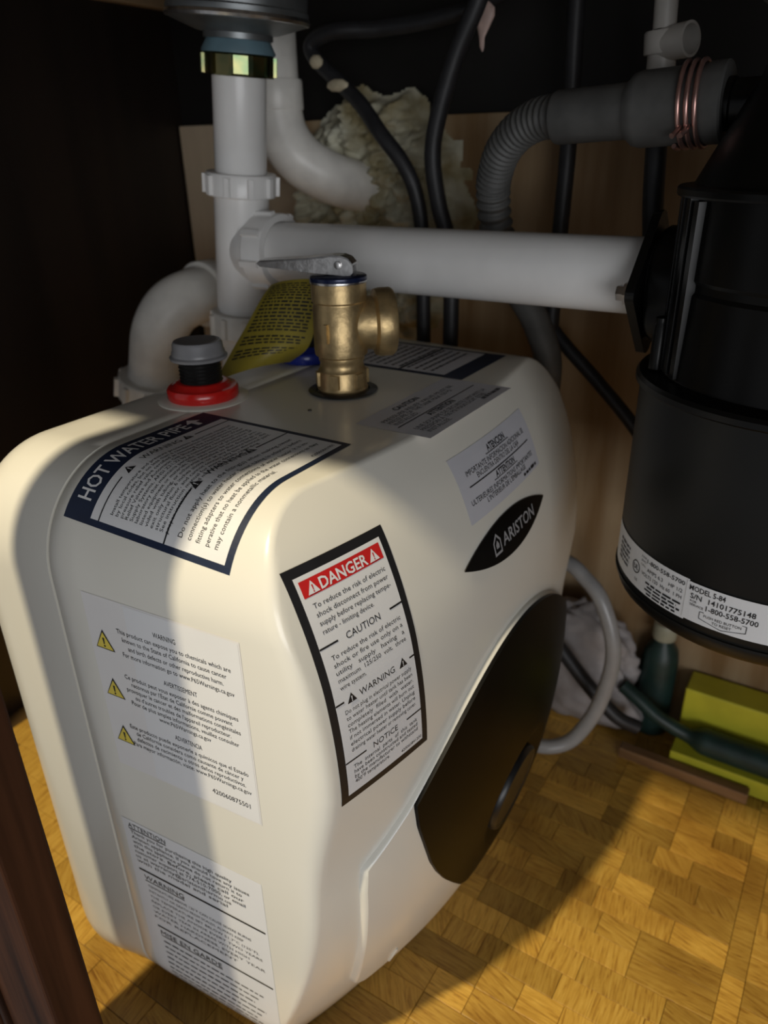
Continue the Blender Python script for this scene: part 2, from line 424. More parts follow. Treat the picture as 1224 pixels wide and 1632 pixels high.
def crown(z):
    # smooth front profile down the middle, from measured stations
    z = max(CT[0][0], min(CT[-1][0], z))
    for k in range(len(CT)-1):
        if z <= CT[k+1][0]: break
    def slope(i):
        if i == 0: return 0
        if i == len(CT)-1: return (CT[-1][1]-CT[-2][1])/(CT[-1][0]-CT[-2][0])
        return (CT[i+1][1]-CT[i-1][1])/(CT[i+1][0]-CT[i-1][0])
    (a, p), (b, q) = CT[k], CT[k+1]; h = b-a; t = (z-a)/h
    return p*(2*t**3-3*t*t+1)+slope(k)*h*(t**3-2*t*t+t)+q*(3*t*t-2*t**3)+slope(k+1)*h*(t**3-t*t)
def UPP(y, z): return crown(z) - .76*(y-CY)**2
def FB(y, z):
    w_ = sstep((.228-z)/.085)
    return (1-w_)*UPP(y, z) + w_*(LOW(y, z)-.0022-.0055*(1-sstep((math.hypot(y-CY, z-.102)-.034)/.014)))
def yz(p, ay, s): return CY+p[0]*ay*s, CZ+p[1]*HH*s

heater = thing('water_heater', 'large cream boxy electric water heater covered in warning labels', 'water heater', (-.27, CY, FZ))
# front shell: sides, top, bottom, and the bowed front
RF = .0135; AF = half_y(-.185)
V, F = [], []
rings = []
def add_ring(fn):
    n = len(V); V.extend(fn(p) for p in UR); rings.append(n)
xe, af = [], []
for p in UR:
    y, z = yz(p, AF, 1-RF/HH); fi = FB(y, z); xe.append(min(fi-RF, FB(*yz(p, AF, 1))-.002)); af.append(half_y(xe[-1]))
add_ring(lambda p: (XSEAM, *yz(p, half_y(XSEAM)-.006, (1-.004/HH))))
add_ring(lambda p: (XSEAM, *yz(p, half_y(XSEAM), 1-.0008/HH)))
NS = 16
for k in range(0, NS+1):
    t = k/NS
    n = len(V); rings.append(n)
    for i, p in enumerate(UR):
        x = XSEAM+.001+(xe[i]-XSEAM-.001)*t
        V.append((x, *yz(p, half_y(x), 1)))
for k in range(1, 7):
    ph = k/6*math.pi/2
    n = len(V); rings.append(n)
    for i, p in enumerate(UR):
        y, z = yz(p, af[i], 1-RF/HH*(1-math.cos(ph))); fi = FB(*yz(p, af[i], 1-RF/HH)); V.append((min(xe[i]+(fi-xe[i])*math.sin(ph), FB(y, z)), y, z))
NC = 44
for k in range(1, NC):
    s = (1-RF/HH)*(1-k/NC)
    n = len(V); rings.append(n)
    for i, p in enumerate(UR):
        y, z = yz(p, af[i], s); V.append((FB(y, z), y, z))
for a, b in zip(rings, rings[1:]):
    for i in range(NR): F.append((a+i, a+(i+1) % NR, b+(i+1) % NR, b+i))
V.append((FB(CY, CZ), CY, CZ)); c0 = len(V)-1
for i in range(NR): F.append((rings[-1]+i, rings[-1]+(i+1) % NR, c0))
build('front_shell', (V, F), M_shell, heater, angle=60)
# rear shell: a separate tub behind the seam
V, F = [], []; rings = []
RB = .036
add_ring(lambda p: (XSEAM-.0002, *yz(p, half_y(XSEAM)-.008, 1-.006/HH)))
add_ring(lambda p: (XSEAM-.0006, *yz(p, half_y(XSEAM)-.0006, 1-.001/HH)))
for k in range(0, 6):
    t = k/5; x = XSEAM-.0012+(XBACK+RB-XSEAM+.0012)*t
    add_ring(lambda p: (x, *yz(p, half_y(XSEAM)+.007*sstep(t), 1)))
for k in range(1, 11):
    ph = k/10*math.pi/2
    add_ring(lambda p: (XBACK+RB-RB*math.sin(ph), *yz(p, half_y(XSEAM)+.007, 1-RB/HH*(1-math.cos(ph)))))
for a, b in zip(rings, rings[1:]):
    for i in range(NR): F.append((a+i, a+(i+1) % NR, b+(i+1) % NR, b+i))
F.append(tuple(rings[-1]+i for i in range(NR)))
build('rear_shell', (V, F), M_rear, heater, angle=60)

# lower front cover, proud of the shell along an arched ledge
def zc(dy):
    a = abs(dy); return .241-4.59*a*a if a < .114 else .1813-.87*(a-.114)
YL = [(.010, .242), (.018, .237), (.028, .233), (.065, .228), (.109, .224), (.138, .222), (.16, .2225), (.3, .2235)]
def flush_x(y, z): return max(LOW(y, z), UPP(y, z)-.003 if z > .19 else -1)+.0020
def cover_x(y, z):
    # scooped recess for the dial
    return flush_x(y, z)-.0062*(1-sstep((math.hypot(y-CY, z-.102)-.032)/.014))
def cover_pt(a, b, dx=0, inset=0):
    # a 0..1 across, b 0..1 up ; left edge follows YL, right edge mirrors it
    z = .016
    for _ in range(3):
        e = CY-interp(YL, z); dy = (-1+2*a)*(e-inset)
        z = .016+inset+(zc(dy)-inset-.016-inset)*b
    # round the two lower corners
    cr_ = max(0, 1-(z-.016)/.012); c2 = max(0, (abs(dy)-(e-.012))/.012)
    if cr_ > 0 and c2 > 0: z += .012*(1-math.sqrt(max(0, 1-min(1, c2)**2)))*cr_
    return (cover_x(CY+dy, z)+dx, CY+dy, z)
fc = build('front_cover', join(grid(72, 48, lambda a, b: cover_pt(a, b, 0, .0014))), M_shell, heater)
# bead around the edge of the cover
N_ = 60
loop = [(a/N_, 1.) for a in range(N_)]+[(1., 1-b/30) for b in range(30)]+[(1-a/N_, 0.) for a in range(N_)]+[(0., b/30) for b in range(30)]
V, F = [], []
for (a, b) in loop:
    P = [cover_pt(a, b, 0, .0014), cover_pt(a, b, -.0004, .0006), cover_pt(a, b, -.0016, 0), cover_pt(a, b, -.014, 0)]
    V += P
n = len(loop)
for k in range(n):
    k2 = (k+1) % n
    for q in range(3): F.append((k*4+q, k2*4+q, k2*4+q+1, k*4+q+1))
build('cover_rim', (V, F), M_shell, fc)
# moulded finger notch low on the cover
def on_cover(y, z, d): return Vector((cover_x(y, z)+d, y, z))
build('finger_notch', tube([on_cover(.262, .020, .0002), on_cover(.261, .028, .0006), on_cover(.2625, .036, .0002)], .0009, n=8, per=6), M_shell, fc)

# black control panel with the dial in a scooped recess
ZB = [(0, .028), (.018, .030), (.036, .036), (.055, .055), (.071, .076), (.084, .094), (.094, .111), (.101, .126), (.106, .142), (.110, .156), (.112, .164), (.1135, .1805)]
KC = (0.0, .102)
def panel_x(y, z):
    return cover_x(y, z)+.0022
def panel_pt(a, b, dx=0):
    # denser columns near the two ends
    dy = .1133*math.sin((a-.5)*math.pi)
    z0 = interp(ZB, abs(dy)); z1 = zc(dy)-.0012
    z = z0+(z1-z0)*b
    return (panel_x(CY+dy, z)+dx, CY+dy, z)
pn = build('control_panel', sheet(110, 70, panel_pt, lambda a, b: panel_pt(a, b, -.0045)), M_panel, heater, angle=50)
kx = flush_x(CY, KC[1])+.002
kn = Vector((1, 0, -2*1.418*(.16-KC[1]))).normalized()
ko = Vector((kx-.0150, CY, KC[1]))
kb = build('temperature_dial', lathe([(.0315, 0), (.0315, .010), (.0308, .0122), (.0295, .0136), (.0285, .0136), (.0275, .0128), (.001, .0130)], ko, kn, 64), M_black, pn, angle=30)

# ---- surfaces that labels are wrapped on
def s_front(y0, z0):
    def f(u, v, d):
        y, z = y0+u, z0+v; e = .001
        n = Vector((1, -(FB(y+e, z)-FB(y-e, z))/(2*e), -(FB(y, z+e)-FB(y, z-e))/(2*e))).normalized()
        return Vector((FB(y, z), y, z))+n*d
    return f
def s_side(x0, z0):
    def f(u, v, d):
        x = x0+u; z = z0+v; y = side_y(x)
        zk = FZ+RC
        if z < zk:                                       # follow the rounded lower edge
            t = zk-z; a = min(t/RC, 1.5); y = y+RC*half_y(x)/HH*(1-math.cos(a)); z = zk-RC*math.sin(a)
            return Vector((x, y-d*math.cos(a), z-d*math.sin(a)))
        return Vector((x, y-d, z))
    return f
def s_top(x0, yend, width):
    """u runs towards +y and ends at yend on the flat top, coming up over the rounded side edge; v runs towards -x"""
    def f(u, v, d):
        x = x0-v; s = width-u; yc = side_y(x)+RC*half_y(x)/HH; flat = yend-yc
        if s <= flat: return Vector((x, yend-s, TOPZ+d))
        a = (s-flat)/RC
        if a < math.pi/2: return Vector((x, yc-(RC*half_y(x)/HH+d)*math.sin(a), TOPZ-RC+(RC+d)*math.cos(a)))
        return Vector((x, side_y(x)-d, TOPZ-RC-(s-flat-RC*math.pi/2)))
    return f

# ---- danger label on the front
D = Decal(); W_, H_ = .0605, .121; D.rect(M_ink, 0, 0, W_, H_, 0)
bd = .0042; u0, u1 = bd, W_-bd; vt, vb = H_-bd, bd; IH = vt-vb
D.rect(M_paper, u0, vb, u1, vt, 1)
V_ = lambda t: vt-IH*t
D.rect(M_red, u0+.0018, V_(.083), u1-.0018, V_(.018), 2)
D.text(M_white, 'DANGER', W_/2, V_(.075), .0050, lay=3, align='C', bold=.02, maxw=.029)
for uu in (u0+.0075, u1-.0075): D.tri(uu, V_(.076), .0056, M_white, M_red, 3)
def para(D, m, lines, t0, t1, h, ua, ub, last=None, lay=2):
    for i, s in enumerate(lines):
        t = t0+(t1-t0)*i/max(1, len(lines)-1)
        if i == len(lines)-1 and last is not None: D.text(m, s, ua, V_(t), h, lay=lay, width=(ub-ua)*last)
        else: D.text(m, s, ua, V_(t), h, lay=lay, width=ub-ua)
ta, tb = u0+.0045, u1-.0035
para(D, M_ink, ['To reduce the risk of electric', 'shock disconnect from power', 'supply before replacing tempe-', 'rature - limiting device.'], .132, .238, .0023, ta, tb, .70)
D.rect(M_ink, u0, V_(.291), u0+.0105, V_(.283), 2); D.rect(M_ink, u1-.0085, V_(.291), u1, V_(.283), 2); D.text(M_ink, 'CAUTION', W_/2, V_(.303), .0034, align='C', maxw=.024)
para(D, M_ink, ['To reduce the risk of electric', 'shock or fire use only on a', 'utility   supply   having   a', 'maximum  125/250  volt,  three', 'wire system.'], .352, .487, .0023, ta, tb, .36)
D.rect(M_ink, u0, V_(.546), u0+.005, V_(.538), 2); D.rect(M_ink, u1-.0035, V_(.546), u1, V_(.538), 2); D.text(M_ink, 'WARNING', W_/2, V_(.558), .0034, align='C', maxw=.0245)
D.tri(u0+.0095, V_(.560), .0048, M_ink, M_white, 2); D.tri(u1-.0085, V_(.560), .0048, M_ink, M_white, 2)
para(D, M_ink, ['Do not plug in electrical power supply', 'to water heater until tank has been', 'completely  filled  with  water.', 'The heating elements will burn out', 'if not immersed in water. Unplug', 'electrical power supply before', 'draining water heater or removing cover.'], .602, .788, .0022, ta, tb, 1)
D.rect(M_ink, u0, V_(.832), u0+.013, V_(.825), 2); D.rect(M_ink, u1-.011, V_(.832), u1, V_(.825), 2); D.text(M_ink, 'NOTICE', W_/2, V_(.843), .0033, align='C', maxw=.019)
para(D, M_ink, ['The  internal  parts  of  this  tank', 'have been constructed and tested', 'by the manufacturer to withstand', '400°F temperature.'], .876, .955, .0022, ta, tb, .52)
D.text(M_ink, '420060841200', u1-.001, V_(.985), .0018, align='R', maxw=.021)
D.finish('danger_label', s_front(.2065, .2165), heater)

# ---- bilingual notice on the front, upper right
D = Decal(); W_, H_ = .102, .0345; D.rect(M_paper_s, 0, 0, W_, H_, 0)
D.text(M_ink, 'ATENCION', W_*.52, H_*.80, .0034, align='C', bold=.02, maxw=.032); D.rect(M_ink, W_*.52-.016, H_*.775, W_*.52+.016, H_*.785, 2)
D.text(M_ink, 'IMPORTANTE INFORMACION ADICIONAL SE', W_*.10, H_*.665, .0028, width=W_*.80)
D.text(M_ink, 'ENCUENTRA DENTRO DEL LA CAJA', W_*.20, H_*.565, .0028, width=W_*.58)
D.rect(M_ink, W_*.09, H_*.505, W_*.92, H_*.522, 2)
D.text(M_ink, 'ATTENTION', W_*.52, H_*.385, .0034, align='C', bold=.02, maxw=.034); D.rect(M_ink, W_*.52-.017, H_*.36, W_*.52+.017, H_*.37, 2)
D.text(M_ink, 'ULTERIEURES INFORMATIONS IMPORTANTES', W_*.06, H_*.245, .0028, width=W_*.86)
D.text(M_ink, "L'INTERIEUR DE L'EMBALLAGE", W_*.22, H_*.145, .0028, width=W_*.55)
D.dashes(M_ink, W_*.72, W_*.94, H_*.05, .0019, seed=4)
D.finish('bilingual_notice_label', s_front(.3315, .3125), heater)

# ---- maker's badge: black pointed oval with silver name and house emblem
BC = (.3700, .2940); bw, bh = .0565, .0122
D = Decal()
nn = 26; up_ = [(-bw+2*bw*k/nn, bh*(1-abs(-1+2*k/nn)**2.0)*.999) for k in range(nn+1)]
for (a, b), (c, d) in zip(up_, up_[1:]):
    for k in range(4):
        D._add(M_panel, 0, [(a, -b+2*b*k/4), (c, -d+2*d*k/4), (c, -d+2*d*(k+1)/4), (a, -b+2*b*(k+1)/4)], [(0, 1, 2, 3)])
D.text(M_silver, 'ARISTON', -.0125, -.0038, .0072, width=.047, lay=2, bold=.012)
hx, hz = -.0195, -.0058
def outline(P, t, lay=2):
    n = len(P); c = (sum(p[0] for p in P)/n, sum(p[1] for p in P)/n)
    Q = [(c[0]+(p[0]-c[0])*t, c[1]+(p[1]-c[1])*t) for p in P]
    for k in range(n): k2 = (k+1) % n; D.poly(M_silver, [P[k], P[k2], Q[k2], Q[k]], lay)
outline([(hx-.0045, hz), (hx+.0045, hz), (hx+.0045, hz+.0078), (hx, hz+.0122), (hx-.0045, hz+.0078)], .74)
D.poly(M_silver, [(hx-.0016, hz+.0036), (hx+.0016, hz+.0036), (hx+.0018, hz+.0058), (hx, hz+.0082), (hx-.0018, hz+.0058)], 2)
s0 = s_front(*BC)
bo = D.finish('brand_badge', lambda u, v, d: s0(u, v, d+.0006), heater)

# ---- chemical warning label on the near side
D = Decal(); X0, Z0 = -.3005, .1925; W_, H_ = .0975, .1125
D.rect(M_clear, 0, 0, W_, H_, 0)
D.rect(M_paper, .028, .001, W_-.0008, H_-.001, 1)
def T(s, x0, x1, z, h, m=M_ink): D.text(m, s, x0-X0, z-Z0, h, width=x1-x0)
T('WARNING', -.2555, -.2415, .2912, .0030)
T('This product can expose you to chemicals which are', -.2802, -.2098, .2860, .0027)
T('known to the State of California to cause cancer', -.2775, -.2128, .2815, .0027)
T('and birth defects or other reproductive harm.', -.2745, -.2152, .2768, .0027)
T('For more information go to www.P65Warnings.ca.gov', -.2790, -.2095, .2722, .0027)
T('AVERTISSEMENT', -.2540, -.2330, .2632, .0030)
T('Ce produit peut vous exposer à des agents chimiques', -.2812, -.2092, .2578, .0027)
T("reconnus par l'État de Californie comme pouvant", -.2775, -.2132, .2536, .0027)
T('provoquer le cancer et des malformations congénitales', -.2815, -.2088, .2495, .0027)
T("ou d'autres troubles de l'appareil reproducteur.", -.2765, -.2150, .2453, .0027)
T('Pour de plus amples informations, veuillez consulter', -.2800, -.2108, .2412, .0027)
T('www.P65Warnings.ca.gov', -.2620, -.2285, .2371, .0027)
T('ADVERTENCIA', -.2530, -.2355, .2288, .0030)
T('Este producto puede exponerle a químicos que el Estado', -.2852, -.2075, .2236, .0027)
T('de California considera como causante de cáncer y', -.2815, -.2110, .2196, .0027)
T('defectos de nacimiento u otros daños reproductivos.', -.2818, -.2100, .2156, .0027)
T('Para mayor información, visite: www.P65Warnings.ca.gov', -.2850, -.2070, .2116, .0027)
T('420060875501', -.2330, -.2088, .2015, .0032)
for z in (.2735, .2432, .2118): D.tri(-.2908-X0, z-Z0, .0098, M_yel, M_ink, 2, rim=M_ink)
D.finish('chemical_warning_label', s_side(X0, Z0), heater)

# ---- purchase / burn warning label, low on the near side
D = Decal(); X0, Z0 = -.3105, -.030; W_, H_ = .1015, .1755
D.rect(M_paper, 0, 0, W_, H_, 0)
T('ATTENTION', -.3060, -.2770, .1395, .0036); D.rect(M_ink, .0045, .1382-Z0, .0335, .1388-Z0, 2)
for i, (s, x1) in enumerate([('Thank you for purchasing this high quality', -.2300), ('Ariston appliance. If you should have any issues', -.2185), ('with this appliance please do not return it to', -.2240), ('the store. Before, please call our', -.2230), ('customer support at 774-510-7000, or email', -.2225), ('us at warranty@aristonthermo.us', -.2330), ('with the model and serial', -.2360)]):
    T(s, -.3050, x1, .1345-.0040*i, .0027)
D.rect(M_ink, .0055, .1035-Z0, W_-.0015, .1049-Z0, 2)
T('WARNING', -.3020, -.2705, .0965, .0040); D.rect(M_ink, .0085, .0950-Z0, .040, .0956-Z0, 2)
for i, s in enumerate(['TEMPERATURE ABOVE 125°F CAN CAUSE SEVERE BURNS', 'INSTANTLY OR DEATH FROM SCALDS. ALWAYS KEEP', 'THE TEMPERATURE SET BELOW 51.7°C (125°F).', 'REPLACE THE ANODE EVERY TWO YEARS', 'OR EVERY YEAR IN AREAS WITH HIGH', 'WATER HARDNESS, EVERY YEAR', 'FOR REPLACEMENT']):
    T(s, -.3005, (-.222, -.228, -.2175, -.2155, -.2255, -.2145, -.2350)[i], .0900-.0047*i, .0021, M_inkg)
D.rect(M_ink, .0105, .0535-Z0, W_-.0015, .0548-Z0, 2)
T('MISE EN GARDE', -.2985, -.2490, .0465, .0040); D.rect(M_ink, .012, .0450-Z0, .0615, .0456-Z0, 2)
for i in range(12): D.dashes(M_inkg, .013, .092-.004*(i % 3), .0395-.0052*i-Z0, .0012, seed=20+i)
D.finish('purchase_notice_label', s_side(X0, Z0), heater)

# ---- hot pipe label wrapped over the near top edge
D = Decal(); W_, H_ = .1115, .104
D.rect(M_navy, 0, 0, W_, H_, 0, step=.003)
D.rect(M_paper, .0035, .0035, W_-.0035, H_-.0175, 1, step=.003)
D.text(M_white, 'HOT WATER PIPE', .0115, H_-.0135, .0092, width=.078, bold=.012)
ar = .0955; D.poly(M_white, [(ar-.0016, H_-.014), (ar+.0016, H_-.014), (ar+.0016, H_-.008), (ar-.0016, H_-.008)], 2); D.poly(M_white, [(ar-.005, H_-.0085), (ar+.005, H_-.0085), (ar, H_-.003)], 2)
yy = H_-.0235
D.rect(M_ink, .0035, yy, .029, yy+.0008, 2); D.rect(M_ink, .082, yy, W_-.0035, yy+.0008, 2)
D.text(M_ink, 'WARNING', W_*.52, yy-.0015, .0040, align='C', maxw=.030); D.tri(.035, yy-.0017, .0052, M_ink, M_white, 2); D.tri(.0765, yy-.0017, .0052, M_ink, M_white, 2)
for i, s in enumerate(['Install temperature and pressure protective equipment required', 'by local codes, but no less than a combination temperature and', 'pressure relief valve certified as meeting the requirements for', 'Relief Valves and Automatic Gas Shutoff Devices for Hot Water', 'Supply Systems, ANSI Z21.22 by a nationally recognized testing', 'laboratory that maintains periodic inspection of production of', 'listed equipment or materials. The valve must be oriented or pro-', 'vided with tubing, or otherwise installed so that discharge can', 'exit only within 6 inches above, or at any distance below, the', 'structural floor, and cannot contact any live electrical part.', 'See instruction manual for more details regarding', 'proper installation and maintenance procedures.']):
    D.text(M_ink, s, .0085, yy-.0072-.00318*i, .0021, width=(.093 if i < 10 else .080 if i == 10 else .072))
yy = .0385
D.rect(M_ink, .0035, yy, .034, yy+.0009, 2); D.rect(M_ink, .083, yy, W_-.0035, yy+.0009, 2)
D.text(M_ink, 'WARNING', W_*.54, yy-.0018, .0042, align='C', maxw=.030); D.tri(.0375, yy-.002, .0056, M_ink, M_white, 2); D.tri(.078, yy-.002, .0056, M_ink, M_white, 2)
for i, s in enumerate(['Do not apply heat to the fitting(s) when making sweat', 'connection(s) to water heater. Sweat tubing to adapters before', 'fitting adapters to water connections of water heater. It is im-', 'perative that no heat be applied to the water connections as they', 'may contain a nonmetallic material.']):
    D.text(M_ink, s, .0090, yy-.0085-.0052*i, .0027, width=(.092, .0935, .0925, .094, .055)[i])
D.text(M_ink, '420060841901', W_-.006, .006, .0022, align='R', maxw=.022)
D.finish('hot_pipe_label', s_top(-.2095, .2935, .1115), heater)

# ---- pressure valve caution label on the flat top
D = Decal(); W_, H_ = .102, .047
D.rect(M_paper_s, 0, 0, W_, H_, 0)
D.text(M_ink, 'CAUTION', W_*.42, H_*.82, .0042, align='C', bold=.02, maxw=.028)
for i, s in enumerate(['PRESSURE RELIEF VALVE MUST BE', 'PRESSURE OF THE TANK MAX 150 PSI', 'INSTALLED.']): D.text(M_inkg, s, W_*.08, H_*(.70-.085*i), .0031, width=W_*(.78, .70, .24)[i])
D.rect(M_ink, W_*.05, H_*.475, W_*.94, H_*.49, 2)
D.text(M_ink, 'ATTENTION', W_*.46, H_*.37, .0042, align='C', bold=.02, maxw=.030)
for i, s in enumerate(['UNE SOUPAPE DE SECURITE LIMITANT LA', 'PRESSION A 150 PSI MAXI DOIT ETRE', 'INSTALLEE.']): D.text(M_inkg, s, W_*.08, H_*(.26-.085*i), .0031, width=W_*(.82, .74, .24)[i])
D.dashes(M_inkg, W_*.72, W_*.95, H_*.10, .003, seed=9)
D.finish('relief_caution_label', lambda u, v, d: Vector((-.1785-v, .3205+u, TOPZ+d)), heater)

# ---- cold pipe label on the far side of the top
D = Decal(); W_, H_ = .070, .104
D.rect(M_navy, 0, 0, W_, H_, 0)
D.rect(M_paper_s, .0045, .0150, W_-.0035, H_-.0065, 1)
for i in range(11):
    D.dashes(M_inkg, .009, W_-.008, H_-.016-.0062*i, .0024, seed=40+i)
D.rect(M_ink, .0045, .048, W_-.0035, .050, 2)
D.finish('cold_pipe_label', lambda u, v, d: Vector((-.2135-v, .4235+u, TOPZ+d)), heater)

# ---- hot outlet: red collar, threaded nipple, soft cap ; cold inlet: blue collar
TZ = TOPZ
HC = (-.3345, .3155, TZ)
build('boss', lathe([(.0275, -.002), (.0275, .0004), (.026, .0012), (.012, .0014)], HC, n=48), M_shell, heater)
build('hot_collar', lathe([(.010, .0), (.0205, .0005), (.0215, .002), (.0215, .0065), (.0205, .0080), (.0175, .0085), (.0155, .0105), (.0140, .0110), (.0095, .0110), (.0095, .0)], HC, n=48, closed=False), M_redpl, heater)
pr = [(.0095, .004)]
for k in range(8): pr += [(.0128, .009+k*.0022), (.0118, .0101+k*.0022)]
pr += [(.0120, .0275), (.006, .0276)]
build('hot_nipple', lathe(pr, HC, n=40), M_black, heater, angle=25)
build('nipple_cap', lathe([(.0118, .0250), (.0168, .0246), (.0172, .0262), (.0158, .0272), (.0156, .0292), (.0150, .0300), (.0148, .0335), (.0138, .0352), (.0120, .0356), (.010, .0352), (.001, .0352)], HC, n=44), M_cap, heater)
CC = (-.3350, .4200, TZ)
build('cold_collar', lathe([(.010, .0), (.0205, .0005), (.0215, .002), (.0215, .0065), (.0205, .0080), (.0175, .0085), (.0155, .0105), (.0140, .0110), (.0095, .0110), (.0095, .0)], CC, n=48, closed=False), M_bluepl, heater)
build('cold_nipple', lathe([(.0095, .004), (.0125, .009), (.0125, .024), (.0118, .026), (.006, .026)], CC, n=40), M_black, heater)
VC = Vector((-.2675, .3685, TZ))
build('valve_port', lathe([(.016, .0003), (.0205, .0004), (.0215, .0012), (.0205, .0018), (.0165, .0019), (.016, .0003)], VC, n=48, closed=False), M_black, heater)
build('screw_hole', lathe([(.0001, .0006), (.0011, .0006), (.0012, .0002)], (-.2615, .3265, TZ), n=12, closed=False), M_black, heater)
adopt(heater)

# ================================================================== RELIEF VALVE
valve = thing('relief_valve', 'cast brass pressure relief valve with chrome test lever on heater top', 'valve', tuple(VC))
z = VC+Vector((0, 0, .0008))
build('valve_body', join(lathe([(.0125, .0), (.0152, .0005), (.0158, .002), (.0150, .0035), (.0148, .013), (.0136, .0145), (.0132, .018), (.0140, .0195), (.0140, .0215), (.0158, .0228), (.0162, .026), (.0160, .0515), (.0154, .0525), (.0154, .0535), (.0163, .0545), (.0163, .0645), (.0160, .0655), (.002, .0655)], z, n=56),
      lugs(z, (0, 0, 1), .0150, .004, .0125, 6, .007, .0012, ph=.3), lugs(z, (0, 0, 1), .0160, .032, .043, 4, .003, .0022, ph=.1)), M_brass, valve, angle=35)
OD = Vector((.72, .69, 0)).normalized()
oo = z+Vector((0, 0, .040))
build('outlet', lathe([(.013, .006), (.0150, .012), (.0160, .0195), (.0195, .0210), (.0202, .0235), (.0202, .0305), (.0192, .0320), (.0150, .0322), (.0145, .0315), (.0145, .014)], oo, OD, 44), M_brass, valve, angle=35)
build('cap_plate', lathe([(.002, .0655), (.0166, .0655), (.0170, .0662), (.0168, .0682), (.0160, .0688), (.002, .0692)], z, n=48), M_bluecap, valve)
build('cap_ring', lathe([(.0160, .0648), (.0168, .0648), (.0170, .0658), (.0166, .0668), (.0160, .0668)], z, n=48, closed=False), M_chrome, valve)
LD = Vector((-.93, -.36, .06)).normalized(); LS = Vector((.36, -.93, 0)).normalized()
lp = z+Vector((.002, 0, .0722))
def lever_plate(off):
    prof = [(-.0085, -.001), (-.0085, .004), (-.006, .0068), (-.002, .0080), (.004, .0078), (.020, .0052), (.047, .0022), (.049, .0005), (.047, -.0012), (.020, -.0024), (-.003, -.0030), (-.007, -.0026)]
    A = [lp+LD*a+up*b+LS*off for a, b in prof]; B = [p+LS*.0012 for p in A]; n = len(prof)
    return A+B, [tuple(range(n))[::-1], tuple(range(n, 2*n))]+[(i, (i+1) % n, (i+1) % n+n, i+n) for i in range(n)]
lv = build('test_lever', join(lever_plate(.0048), lever_plate(-.0060)), M_chrome, valve, smooth=False)
A = [(-.0085, .004), (-.006, .0068), (-.002, .0080), (.004, .0078), (.020, .0052), (.047, .0022)]
V = []
for a, b in A: V += [lp+LD*a+up*b+LS*.0060, lp+LD*a+up*b-LS*.0060, lp+LD*a+up*(b-.001)+LS*.0060, lp+LD*a+up*(b-.001)-LS*.0060]
F = []
for k in range(len(A)-1):
    q = k*4; F += [(q, q+1, q+5, q+4), (q+2, q+6, q+7, q+3), (q, q+4, q+6, q+2), (q+1, q+3, q+7, q+5)]
F += [(0, 2, 3, 1), (20, 21, 23, 22)]
build('lever_top', (V, F), M_chrome, lv, smooth=False)
build('pivot_pin', lathe([(.001, -.0078), (.0020, -.0076), (.0022, -.007), (.0022, .007), (.0020, .0076), (.001, .0078)], lp+up*.0028, LS, 16), M_chrome, lv)
build('stem', lathe([(.0045, -.006), (.0045, -.002), (.003, .0035)], lp, n=20), M_chrome, valve)
adopt(valve)

# yellow instruction tag hanging off the valve and curling onto the heater top
Lc = spline([(-.3530, .4080, .4150), (-.3580, .4020, .4060), (-.3625, .3900, .3900), (-.3600, .3700, .3765), (-.3470, .3390, .3655)], 10)
Rc = spline([(-.2870, .3830, .4262), (-.2960, .3900, .4130), (-.3050, .3930, .3945), (-.3130, .3925, .3790), (-.3330, .3980, .3660)], 10)
def tagp(u, v, d=0):
    t = (1-v)*(len(Lc)-1); i = min(int(t), len(Lc)-2); k = t-i
    a = Lc[i].lerp(Lc[i+1], k); b = Rc[i].lerp(Rc[i+1], k)
    n = (b-a).cross(Lc[i+1]-Lc[i]).normalized()
    if n.dot(Vector((.3, -.8, .4))) < 0: n = -n
    bow = 4*u*(1-u)*.003
    return a.lerp(b, u)+n*(d+bow)
tg = thing('valve_tag', 'yellow printed instruction tag curling from the brass valve', 'tag', (-.345, .385, TZ))
ts = build('tag_sheet', sheet(16, 40, lambda a, b: tagp(a, b, .0002), lambda a, b: tagp(a, b, -.0002)), M_tag, tg)
D = Decal()
rr = random.Random(5)
for i in range(24):
    v = .93-.034*i; u = .08
    if i in (16, 20): continue
    while u < .9:
        L_ = rr.uniform(.03, .11); D.rect(M_ink, u, v, min(.92, u+L_), v+.017, 1, step=.05); u += L_+.022
V, F = D.layers[('black_ink', 1)]
build('lettering', ([tagp(a, b, .0004) for a, b in V], F), M_ink, ts, smooth=False)
adopt(tg)

# ================================================================== DRAIN STACK
def stack(zz): return Vector((-.4205-(.59-zz)*.108, .475, zz))
SA = (stack(.7)-stack(.3)).normalized()
def on_stack(prof, n=48, closed=True): return lathe([(r, (q-.45)/SA.z) for r, q in prof], stack(.45), SA, n, closed)
dr = thing('sink_strainer', 'dull grey sink strainer cup above the brass nut', 'sink drain', tuple(stack(.60)))
build('cup', on_stack([(.046, .72), (.0485, .60), (.0485, .588), (.0495, .587), (.0495, .583), (.0480, .5795), (.030, .5735), (.0245, .5725), (.0245, .569), (.018, .568)]), M_steel, dr, angle=30)
build('rolled_lip', on_stack([(.0475, .5795), (.0500, .5800), (.0508, .5818), (.0500, .5838), (.0475, .5840)], closed=False), M_chrome, dr)
build('washer', on_stack([(.015, .5605), (.0262, .5605), (.0262, .5622), (.0225, .5690), (.015, .5690)]), M_bluewash, dr)
build('slip_nut', join(on_stack([(.016, .5465), (.0252, .5465), (.0258, .5480), (.0258, .5592), (.0250, .5604), (.016, .5604)], n=12), lugs(stack(.5465), SA, .0255, .001, .013, 12, .0035, .0022)), M_zinc, dr, smooth=False)
adopt(dr)
